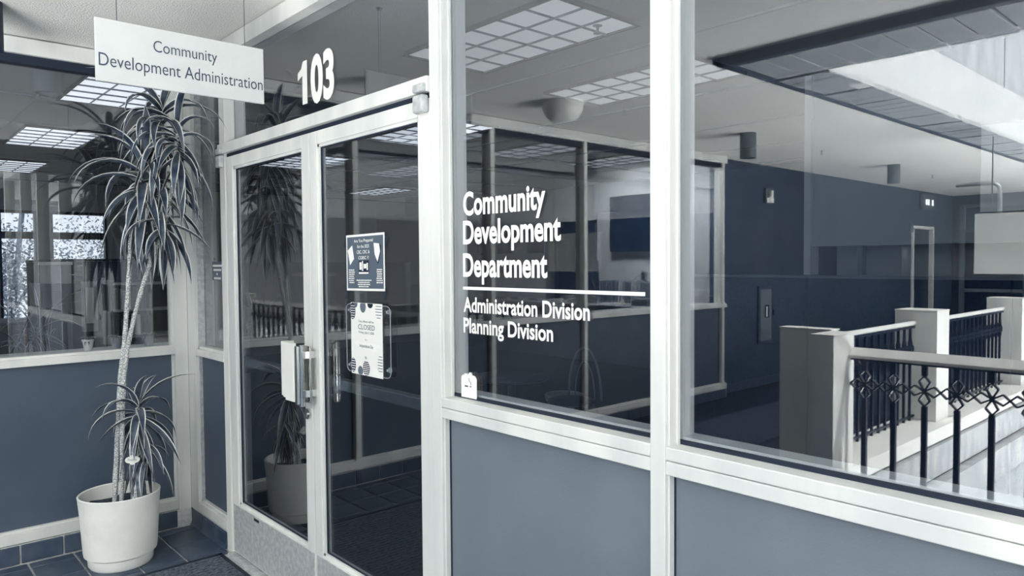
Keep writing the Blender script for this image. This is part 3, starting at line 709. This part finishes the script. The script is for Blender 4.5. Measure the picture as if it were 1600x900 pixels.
B('frame', 'wallgrey', t, -4.745, -4.715, -7.17, -6.82, .53, 1.26, bev=.004); B('door', 'panel2', t, -4.72, -4.71, -7.13, -6.86, .57, 1.22, bev=.003)
B('window', 'screen', t, -4.712, -4.706, -7.06, -6.96, .86, 1.02); B('extinguisher', 'vinyl', t, -4.708, -4.704, -7.02, -6.985, .87, 1.0); B('handle', 'dark', t, -4.712, -4.695, -7.19, -7.16, .88, .96)
t = thing('exit_light', 'small emergency light with lit lamps hanging at the corridor end', 'light', (-4.3, -12.2, 2.5))
B('box', 'vinylm', t, -4.72, -4.66, -12.9, -12.3, 2.46, 2.74, bev=.01)
for yq in (-12.42, -12.52, -12.72): B('lamp', 'lampdim', t, -4.662, -4.65, yq-.03, yq+.03, 2.54, 2.64)
o = B('card_reader', 'vinylm', None, -4.74, -4.70, -11.96, -11.84, 2.05, 2.20, bev=.01); tag(o, 'small wall box left of the corridor door', 'box')
t = thing('wall_sign', 'tall pale sign plate on the corridor wall beside the door', 'sign', (-4.73, -11.6, 1.4))
B('plate', 'vinylm', t, -4.74, -4.725, -11.78, -11.5, 1.36, 1.80, bev=.003); B('print', 'vinylg', t, -4.725, -4.722, -11.72, -11.56, 1.62, 1.76); B('print', 'panel', t, -4.725, -4.722, -11.72, -11.56, 1.40, 1.58)

# ------------------------------------------------------------ louvred ceiling lights
def louvre(x, y, label, grp, lm='lamp'):
    t = thing('ceiling_light', label, 'ceiling light', (x, y, CEIL-.03), grp)
    m = MB()
    for q_ in ((x-.62, x+.62, y-.31, y-.295), (x-.62, x+.62, y+.295, y+.31), (x-.62, x-.605, y-.31, y+.31), (x+.605, x+.62, y-.31, y+.31)): m.box(q_[0], q_[1], q_[2], q_[3], CEIL-.012, CEIL+.02)
    m.build('frame', 'black', t)
    B('diffuser', lm, t, x-.605, x+.605, y-.295, y+.295, CEIL-.001, CEIL+.008)
    m = MB()
    for k in range(1, 6): m.box(x-.605+1.21*k/6-.0018, x-.605+1.21*k/6+.0018, y-.295, y+.295, CEIL-.012, CEIL)
    for k in range(1, 3): m.box(x-.605, x+.605, y-.295+.59*k/3-.0018, y-.295+.59*k/3+.0018, CEIL-.012, CEIL)
    m.build('louver', 'louver', t)
    return t
L0 = louvre(-2.96, 1.20, 'louvred ceiling light nearest behind the lettered window', None)
copy_thing(L0, (-3.12, 2.50, CEIL-.03), 'louvred ceiling light second behind the lettered window')
gz = 'louvred lights of the office behind the left glass wall'
L1 = louvre(-10.6, 5.1, 'louvred office light in the far back corner of the office', gz, 'lampb')
for x, y, lab in ((-5.55, -.06, 'louvred office light beside the cylinder downlight'), (-8.08, -.06, 'louvred office light left of the dracaena, middle one'),
                  (-10.6, -.06, 'louvred office light furthest left, small at the picture edge'), (-5.65, -3.9, 'louvred office light mirrored in the lettered window, left one'),
                  (-5.65, -2.6, 'louvred office light mirrored in the right door'), (-5.65, -5.2, 'louvred office light mirrored in the lettered window, right one'), (-8.1, -3.9, 'louvred office light above the dark office door'), (-8.1, -2.6, 'louvred office light over the long partition'),
                  (-5.55, 2.5, 'louvred office light deep behind the corner post'), (-8.08, 2.5, 'louvred office light behind the dracaena crown')):
    copy_thing(L1, (x, y, CEIL-.03), lab, gz)

# ------------------------------------------------------------ office behind the left glass wall
def partition(x0, x1, y0, y1, h_, label, nseg=1, m_='fabric', split=None):
    t = thing('partition', label, 'partition', ((x0+x1)/2, (y0+y1)/2, 0))
    lx = x1-x0 > y1-y0
    for i in range(nseg):
        if lx: a = x0+(x1-x0)*i/nseg; b = x0+(x1-x0)*(i+1)/nseg; qs = (a+.008, b-.008, y0, y1)
        else: a = y0+(y1-y0)*i/nseg; b = y0+(y1-y0)*(i+1)/nseg; qs = (x0, x1, a+.008, b-.008)
        zs = [.08]+(split or [])+[h_-.02]
        for z0, z1 in zip(zs, zs[1:]): B('panel', m_, t, *qs, z0+.004, z1-.004, bev=.004)
    B('top_cap', 'black', t, x0-.004, x1+.004, y0-.004, y1+.004, h_-.02, h_, bev=.003); B('core', 'trim', t, x0+.006, x1-.006, y0+.006, y1-.006, .004, h_-.02)
    return t
partition(-7.0, -6.93, -.17, .62, 1.64, 'dark fabric partition behind the thin plant stems', 3)
partition(-8.6, -7.0, -.22, -.17, 1.64, 'dark fabric partition edge seen left of the leaning stem', 2)
partition(-6.93, -6.0, .62, .68, 1.64, 'dark partition wing near the corner post', 2)
partition(-11.9, -6.2, -2.66, -2.6, 1.60, 'long dark office partition mirrored in the doors', 5, split=[1.2])
partition(-9.4, -7.4, -4.4, -4.34, 1.28, 'low partition in front of the dark office door', 3)
t = thing('shelf_unit', 'open office shelves with binders behind the glass between the stems', 'shelf', (-6.75, .3, .6))
for z in (.98, 1.20, 1.42): B('shelf', 'desk', t, -6.92, -6.62, .08, .60, z, z+.018)
for y in (.08, .345, .60): B('upright', 'trim', t, -6.92, -6.64, y-.008, y+.008, .90, 1.46)
random.seed(21)
for i in range(16):
    z = (.998, 1.218)[i % 2]; y = .11+.03*(i//2)+(.02 if i//2 > 3 else 0)*2; hh = random.uniform(.13, .18)
    o = MB().box(-6.86, -6.66, y, y+.022, z, z+hh, bev=.002).build('binder', random.choice(['vinylg', 'paper', 'grey', 'dark', 'panel2']))
    tag(o, ORD[i//2]+' thin binder from the left on the '+('lower', 'upper')[i % 2]+' office shelf behind the stems', 'binder', 'binders on the office shelves')
t = thing('paper_pocket', 'pale hanging sheet on the partition left of the leaning stem', 'paper holder', (-6.92, 0, 1.03))
B('backing', 'vinylg', t, -6.93, -6.92, -.09, .03, 1.03, 1.45); MB().box(-6.92, -6.905, -.06, .0, 1.10, 1.40, bev=.003).tube([(-6.91, -.03, 1.40), (-6.91, -.03, 1.46)], .004, 6).build('sheet', 'paper', t)
t = thing('storage_box', 'pale banded box on the cabinet top near the office window', 'box', (-6.9, -.28, 1.46))
B('box_body', 'wallint', t, -7.1, -6.8, -.35, -.18, 1.44, 1.59, bev=.004); B('lid', 'paper', t, -7.11, -6.79, -.36, -.17, 1.59, 1.615, bev=.003)
t = thing('cabinet', 'grey office cabinet carrying the pale box', 'cabinet', (-6.95, -.3, 0))
B('body', 'panel2', t, -7.15, -6.75, -.42, -.19, .004, 1.44, bev=.004); B('drawer', 'grey', t, -6.75, -6.735, -.40, -.21, .95, 1.15, bev=.003); B('drawer', 'grey', t, -6.75, -6.735, -.40, -.21, 1.17, 1.38, bev=.003)
t = thing('desk', 'long pale office desk under the far windows', 'desk', (-9.5, .4, 0))
B('top', 'desk', t, -10.2, -9.4, -.9, 1.6, .95, .98, bev=.004)
for x, y in ((-10.1, -.8), (-9.5, -.8), (-10.1, 1.5), (-9.5, 1.5)): B('leg', 'dark', t, x-.025, x+.025, y-.025, y+.025, .004, .95)
t = thing('monitor', 'dark monitor on the desk under the far windows', 'monitor', (-9.8, .3, .98))
B('screen', 'screen', t, -9.82, -9.78, .3, .75, 1.06, 1.36, bev=.005); MB().box(-9.9, -9.7, .42, .62, .98, .99).box(-9.83, -9.8, .5, .54, .99, 1.1).build('stand', 'dark', t)
# spiky plant behind the glass
def spiky(loc, n, h0, w, label, pots, seed):
    rd = random.Random(seed)
    p = thing('planter', pots, 'pot', loc)
    r_ = w; MB().lathe(loc, [(r_*.75, 0), (r_, h0), (r_*1.04, h0), (r_*.92, h0-.01), (r_*.9, h0-.03)], 20).build('pot_body', 'panel' if h0 > .3 else 'potm', p, smooth=True)
    t = thing('office_plant', label, 'plant', (loc[0], loc[1], loc[2]+h0-.03))
    return t, rd
t, rd = spiky((-5.3, -.70, 0), 0, .95, .14, 'spiky dark office plant behind the left glass', 'tall dark floor planter behind the left glass', 3)
B('stem', 'bark', t, -5.31, -5.29, -.71, -.69, .9, 1.10)
for i in range(46):
    me, _ = get_leaf(rd.uniform(-40, 85), rd.uniform(.24, .42), .016)
    if 'spk' not in LM:
        pass
    o = bpy.data.objects.new('leaf', me.copy() if False else me); COL.objects.link(o); o.parent = t
    o.location = Vector((-5.3+rd.uniform(-.07, .07), -.70+rd.uniform(-.1, .1), 1.12+rd.uniform(-.12, .1)))-ORG[t.name]; o.rotation_euler = (rd.uniform(-.2, .2), 0, rd.uniform(0, 6.28))
for i, (y, mm, lab) in enumerate(((-.485, 'paper', 'small white pot on the inner sill, leftmost of three'), (-.335, 'vinylg', 'small white pot on the inner sill, middle of three'), (-.155, 'vinylg', 'small white pot on the inner sill by the corner post'))):
    p = thing('small_pot', lab, 'pot', (-4.84, y, 1.085)); MB().lathe((-4.84, y, 1.085), [(.022, 0), (.03, .055), (.033, .055), (.033, .065), (.028, .062), (.027, .055)], 16).build('pot_body', mm, p, smooth=True)
    t = thing('seedling', 'small dark leafy plant growing in the '+('leftmost', 'middle', 'rightmost')[i]+' sill pot', 'plant', (-4.84, y, 1.135))
    rd = random.Random(i)
    MB().tube([(-4.84, y, 1.13), (-4.84, y, 1.16)], .003, 5).build('stem', 'dark', t)
    for k in range(12):
        me, _ = get_leaf(rd.choice((24, 48, 0)), .12, .030)
        o = bpy.data.objects.new('leaf', me); COL.objects.link(o); o.parent = t; o.location = Vector((-4.84, y, 1.15))-ORG[t.name]; o.rotation_euler = (0, 0, rd.uniform(0, 6.28)); o.scale = (.5, .5, .5)
# TV wall
t = thing('wall_television', 'large dark wall television seen mirrored in the lettered window', 'television', (-6.0, -6.0, 1.72))
B('screen', 'screen', t, -6.40, -5.35, -6.0, -5.94, 1.715, 2.45, bev=.006); B('bracket', 'dark', t, -6.1, -5.7, -6.025, -5.99, 1.9, 2.2)
t = struct('door_2', (-7.1, -6.02, 0), 'dark office door in the television wall')
B('door_panel', 'dark', t, -7.42, -6.74, -6.03, -5.99, .004, 2.11, bev=.003); MB().box(-7.47, -7.42, -6.03, -5.97, .004, 2.16).box(-6.74, -6.69, -6.03, -5.97, .004, 2.16).box(-7.47, -6.69, -6.03, -5.97, 2.11, 2.16).build('door_frame', 'dark', t)
MB().tube([(-6.82, -5.99, 1.0), (-6.82, -5.94, 1.0), (-6.92, -5.94, 1.0)], .01).build('handle', 'steel', t)
t = thing('counter', 'cluttered office counter below the television', 'counter', (-7, -5.6, 0))
B('top', 'desk', t, -9.4, -4.95, -5.9, -5.2, 1.02, 1.05, bev=.004); B('front', 'panel', t, -9.4, -4.95, -5.26, -5.22, .004, 1.02)
t = thing('wall_outlet', 'white wall outlet with cords below the television', 'outlet', (-5.88, -6.0, 1.36))
B('plate', 'vinylg', t, -5.93, -5.84, -6.02, -6.008, 1.34, 1.46, bev=.002); MB().box(-5.90, -5.87, -6.0, -5.97, 1.36, 1.39).box(-5.90, -5.87, -6.0, -5.97, 1.41, 1.44).build('plug', 'black', t)
for k, pts_ in enumerate(([(-5.88, -5.98, 1.37), (-5.9, -5.95, 1.25), (-5.85, -5.9, 1.06)], [(-5.88, -5.98, 1.42), (-5.98, -5.95, 1.36), (-6.02, -5.92, 1.2), (-5.98, -5.85, 1.06)])): MB().tube(curve_pts(pts_, 5), .005, 5).build('cord', 'black', t)
t = thing('desk_monitor', 'thin dark monitor seen edge-on on the cluttered counter', 'monitor', (-6.4, -5.6, 1.05))
MB().prism([(0, .1), (.03, .1), (.02, .55), (.0, .52)], (-6.45, -5.75, 1.05), X_, Z_, (0, .3, 0)).build('screen', 'black', t); MB().box(-6.5, -6.3, -5.7, -5.5, 1.05, 1.065).tube([(-6.42, -5.6, 1.06), (-6.36, -5.6, 1.25), (-6.44, -5.6, 1.35)], .014, 6).build('stand', 'black', t)
random.seed(4)
for k in range(16):
    x = -6.55+.055*k; o = MB().prism([(0, 0), (.022, 0), (.022+.01*(k % 3), .26+.04*random.random()), (.01*(k % 3), .26+.04*random.random())], (x, -5.97, 1.05), X_, Z_, (0, .22, 0)).build('folder', random.choice(['vinylg', 'wallgrey', 'grey', 'wallint']))
    tag(o, ORD[k]+' upright folder from the door side on the counter below the television', 'folder', 'folders on the cluttered counter')
for k in range(11):
    x = -8.9+.37*k; w = random.uniform(.07, .15); hh = random.uniform(.02, .09)
    o = MB().box(x, x+w*1.6, -5.5, -5.5+w, 1.05, 1.05+hh, bev=.004).build('paper_stack', random.choice(['paper', 'vinylg', 'grey', 'black']))
    tag(o, ORD[k]+' small stack from the far end of the cluttered office counter', 'paper stack', 'clutter on the office counter')
for k, (x, z0, z1, mm) in enumerate(((-9.1, 1.7, 2.05, 'screen'), (-8.6, 1.72, 2.08, 'dark'), (-7.9, 1.72, 2.12, 'screen'))):
    t = thing('wall_picture', ('dark framed picture left on the television wall', 'dark framed picture second on the television wall', 'dark framed picture next to the dark office door')[k], 'picture', (x, -6.0, z0))
    B('frame', 'black', t, x-.17, x+.17, -6.02, -6.0, z0, z1, bev=.003); B('print', mm, t, x-.14, x+.14, -6.0, -5.997, z0+.03, z1-.03)
t = thing('desk_sign', 'small white card sign standing at the glass between the lettering lines', 'sign', (-4.9, -3.35, 1.085))
m = MB().box(-4.93, -4.922, -3.50, -3.25, 1.085, 1.235, bev=.001).build('card', 'paper', t)
MB().box(-4.921, -4.918, -3.38, -3.30, 1.155, 1.18).box(-4.921, -4.918, -3.47, -3.40, 1.175, 1.185).box(-4.921, -4.918, -3.47, -3.40, 1.15, 1.16).build('print', 'ink', t)
# picture grid and framed photo mirrored in the doors
t = thing('photo_grid', 'sheet of nine small photos on the far office wall', 'poster', (WX+.02, -4.24, 1.73))
B('sheet', 'wallint', t, WX, WX+.01, -4.45, -4.04, 1.70, 2.13)
for i in range(3):
    for j in range(3): B('photo', 'vinylm', t, WX+.01, WX+.014, -4.42+.13*i, -4.31+.13*i, 1.73+.14*j, 1.83+.14*j)
t = thing('framed_photo', 'dark framed landscape photo high on the office end wall', 'picture', (-10.95, -6.0, 2.45))
B('frame', 'black', t, -11.25, -10.65, -6.02, -5.99, 2.44, 2.79, bev=.004); B('print', 'vinylm', t, -11.2, -10.7, -5.99, -5.985, 2.50, 2.70)
# desk with chairs row mirrored in doors
t = thing('desk', 'reception desk with a pale edge mirrored in the right door', 'desk', (-6.3, -1.9, 0))
B('top', 'desk', t, -7.4, -5.5, -2.3, -1.6, 1.10, 1.13, bev=.004); B('front', 'fabric', t, -7.3, -5.6, -1.68, -1.64, .004, 1.10)
t = thing('framed_picture', 'small framed picture standing on the mirrored reception desk', 'picture', (-6.0, -1.8, 1.13))
B('frame', 'wallint', t, -5.97, -5.95, -2.0, -1.78, 1.13, 1.33, bev=.003); B('print', 'dark', t, -5.95, -5.947, -1.97, -1.81, 1.16, 1.30)
t = thing('desk_phone', 'black desk telephone on the mirrored reception desk', 'phone', (-6.2, -1.5, 1.13))
MB().prism([(0, 0), (.18, 0), (.18, .03), (0, .09)], (-6.35, -1.9, 1.13), X_, Z_, (0, .16, 0)).build('base', 'black', t); MB().tube([(-6.33, -1.88, 1.23), (-6.33, -1.80, 1.245), (-6.33, -1.76, 1.23)], .014, 8).build('handset', 'black', t)
t = thing('office_box', 'pale carton standing on the mirrored desk behind the door posters', 'box', (-6.9, -1.9, 1.13))
B('body', 'wallgrey', t, -7.15, -6.75, -2.1, -1.85, 1.13, 1.46, bev=.004); B('lid', 'wallint', t, -7.16, -6.74, -2.11, -1.84, 1.46, 1.49, bev=.003)

# ------------------------------------------------------------ suite behind the storefront
sp = struct('wall_partition', (-1, 3, 0))
for i in range(6): B('panel', 'fabric', sp, -3.28+1.1*i+.004, -2.18+1.1*i-.004, 3.0, 3.06, .01, 1.47, bev=.004)
B('top_cap', 'trim', sp, -3.29, 3.4, 2.99, 3.07, 1.47, 1.487)
iw = struct('wall_interior', (0, 3.3, 1.49))
B('soffit', 'desk', iw, -2.27, 4.5, 3.25, 3.32, 1.675, CEIL+.01)
B('edge_post', 'wallint', iw, -2.315, -2.270, 3.22, 3.34, 1.487, CEIL+.01)
B('recess_wall', 'desk', iw, -2.27, 4.5, 3.62, 3.68, 1.40, CEIL)
B('stud', 'grey', iw, -1.995, -1.965, 3.30, 3.36, 1.487, 1.675)
B('column', 'white', iw, -1.235, -.75, 3.02, 3.24, 1.835, 2.30)
t = thing('hanging_board', 'blank white board hung over the corridor railing, mirrored at the right picture edge', 'sign', (-1.7, -6.5, 1.44))
B('board', 'white', t, -2.26, -1.2, -6.53, -6.49, 1.44, 2.02, bev=.003)
for xq in (-2.12, -1.3): MB().tube([(xq, -6.51, 2.01), (xq, -6.51, 2.76 if xq < -2 else 4.9)], .006, 6).build('cable', 'black', t)
o = MB().tube(curve_pts([(-2.46, -6.62, 2.32), (-2.20, -6.62, 2.32), (-2.11, -6.62, 2.30), (-2.085, -6.62, 2.22), (-2.085, -6.62, 1.9), (-2.085, -6.62, 1.46)], 6), .02, 10).build('pipe', 'steel', smooth=True); tag(o, 'bent metal pipe going down behind the hanging white board', 'pipe')
t = thing('round_table', 'small round table inside the suite behind the lettered window', 'table', (-4.0, 2.1, 0))
MB().lathe((-4.02, 2.12, .715), [(.27, 0), (.28, .008), (.28, .02), (.27, .028)], 36).build('tabletop', 'dark', t, smooth=True); MB().lathe((-4.02, 2.12, .004), [(.2, 0), (.2, .015), (.03, .03), (.03, .71)], 16).build('pedestal', 'dark', t, smooth=True)
t = thing('wire_chair', 'arched-back metal chair at the small round table', 'chair', (-4.0, 2.75, 0))
cx, cy = -4.05, 2.8
MB().lathe((cx, cy, .44), [(.17, 0), (.19, .01), (.19, .025), (.16, .035)], 24).build('seat', 'dark', t, smooth=True)
bk = [(cx-.2*math.cos(a)*.9, cy+.16, .46+.42*math.sin(a)) for a in [math.pi*k/14 for k in range(15)]]
MB().tube(bk, .010, 6).tube([(p[0]*.6+cx*.4, p[1], .46+(p[2]-.46)*.72) for p in bk], .006, 6).build('backrest', 'vinylm', t)
for sx in (-1, 1):
    for sy in (-1, 1): MB().tube([(cx+.13*sx, cy+.12*sy, .44), (cx+.2*sx, cy+.19*sy, .004)], .010, 6).build('leg', 'grey', t)
t = thing('waste_bin', 'dark waste bin with a pale liner folded over its rim', 'bin', (-4.42, 3.1, 0))
MB().lathe((-4.42, 3.1, .004), [(.12, 0), (.16, .41), (.155, .41), (.13, .05)], 24).build('body', 'dark', t, smooth=True); MB().lathe((-4.42, 3.1, .375), [(.166, 0), (.172, .045), (.166, .055), (.150, .05), (.14, .0)], 24).build('liner', 'vinylg', t)

# ------------------------------------------------------------ trees outside the office windows
for n, (x, y, z, r_, lab) in enumerate(((-14.6, .35, 1.35, .95, 'leafy tree outside the narrow office window'), (-17.3, 2.45, 1.45, 1.4, 'leafy tree outside the wider office window'))):
    t = thing('tree', lab, 'tree', (x, y, -2))
    MB().tube(curve_pts([(x, y, -2), (x+.1, y, 0), (x-.1, y+.2, 1.5), (x, y+.3, 2.6)], 4), [.07]*4+[.06]*4+[.04]*5, 8).tube([(x, y, .6), (x+.2, y+.4, 1.4), (x+.2, y+.6, 1.7)], .03, 6).tube([(x, y, .4), (x+.2, y-.45, 1.3)], .03, 6).build('trunk', 'trunk', t)
    rd = random.Random(n); m = MB()
    for k in range(3200):
        a, b, c = rd.uniform(-.7, .7), rd.gauss(0, .40), rd.gauss(0, .48)
        p = Vector((x+a*r_, y+b*r_, z+c*r_)); d = Vector((rd.uniform(-1, 1), rd.uniform(-1, 1), rd.uniform(-1, 1))).normalized(); e = d.orthogonal()*.016; l_ = .075
        m.add([p, p+d*l_*.5+e, p+d*l_, p+d*l_*.5-e], [(0, 1, 2, 3)])
    o = m.build('foliage', 'foliage', t); o['kind'] = 'stuff'
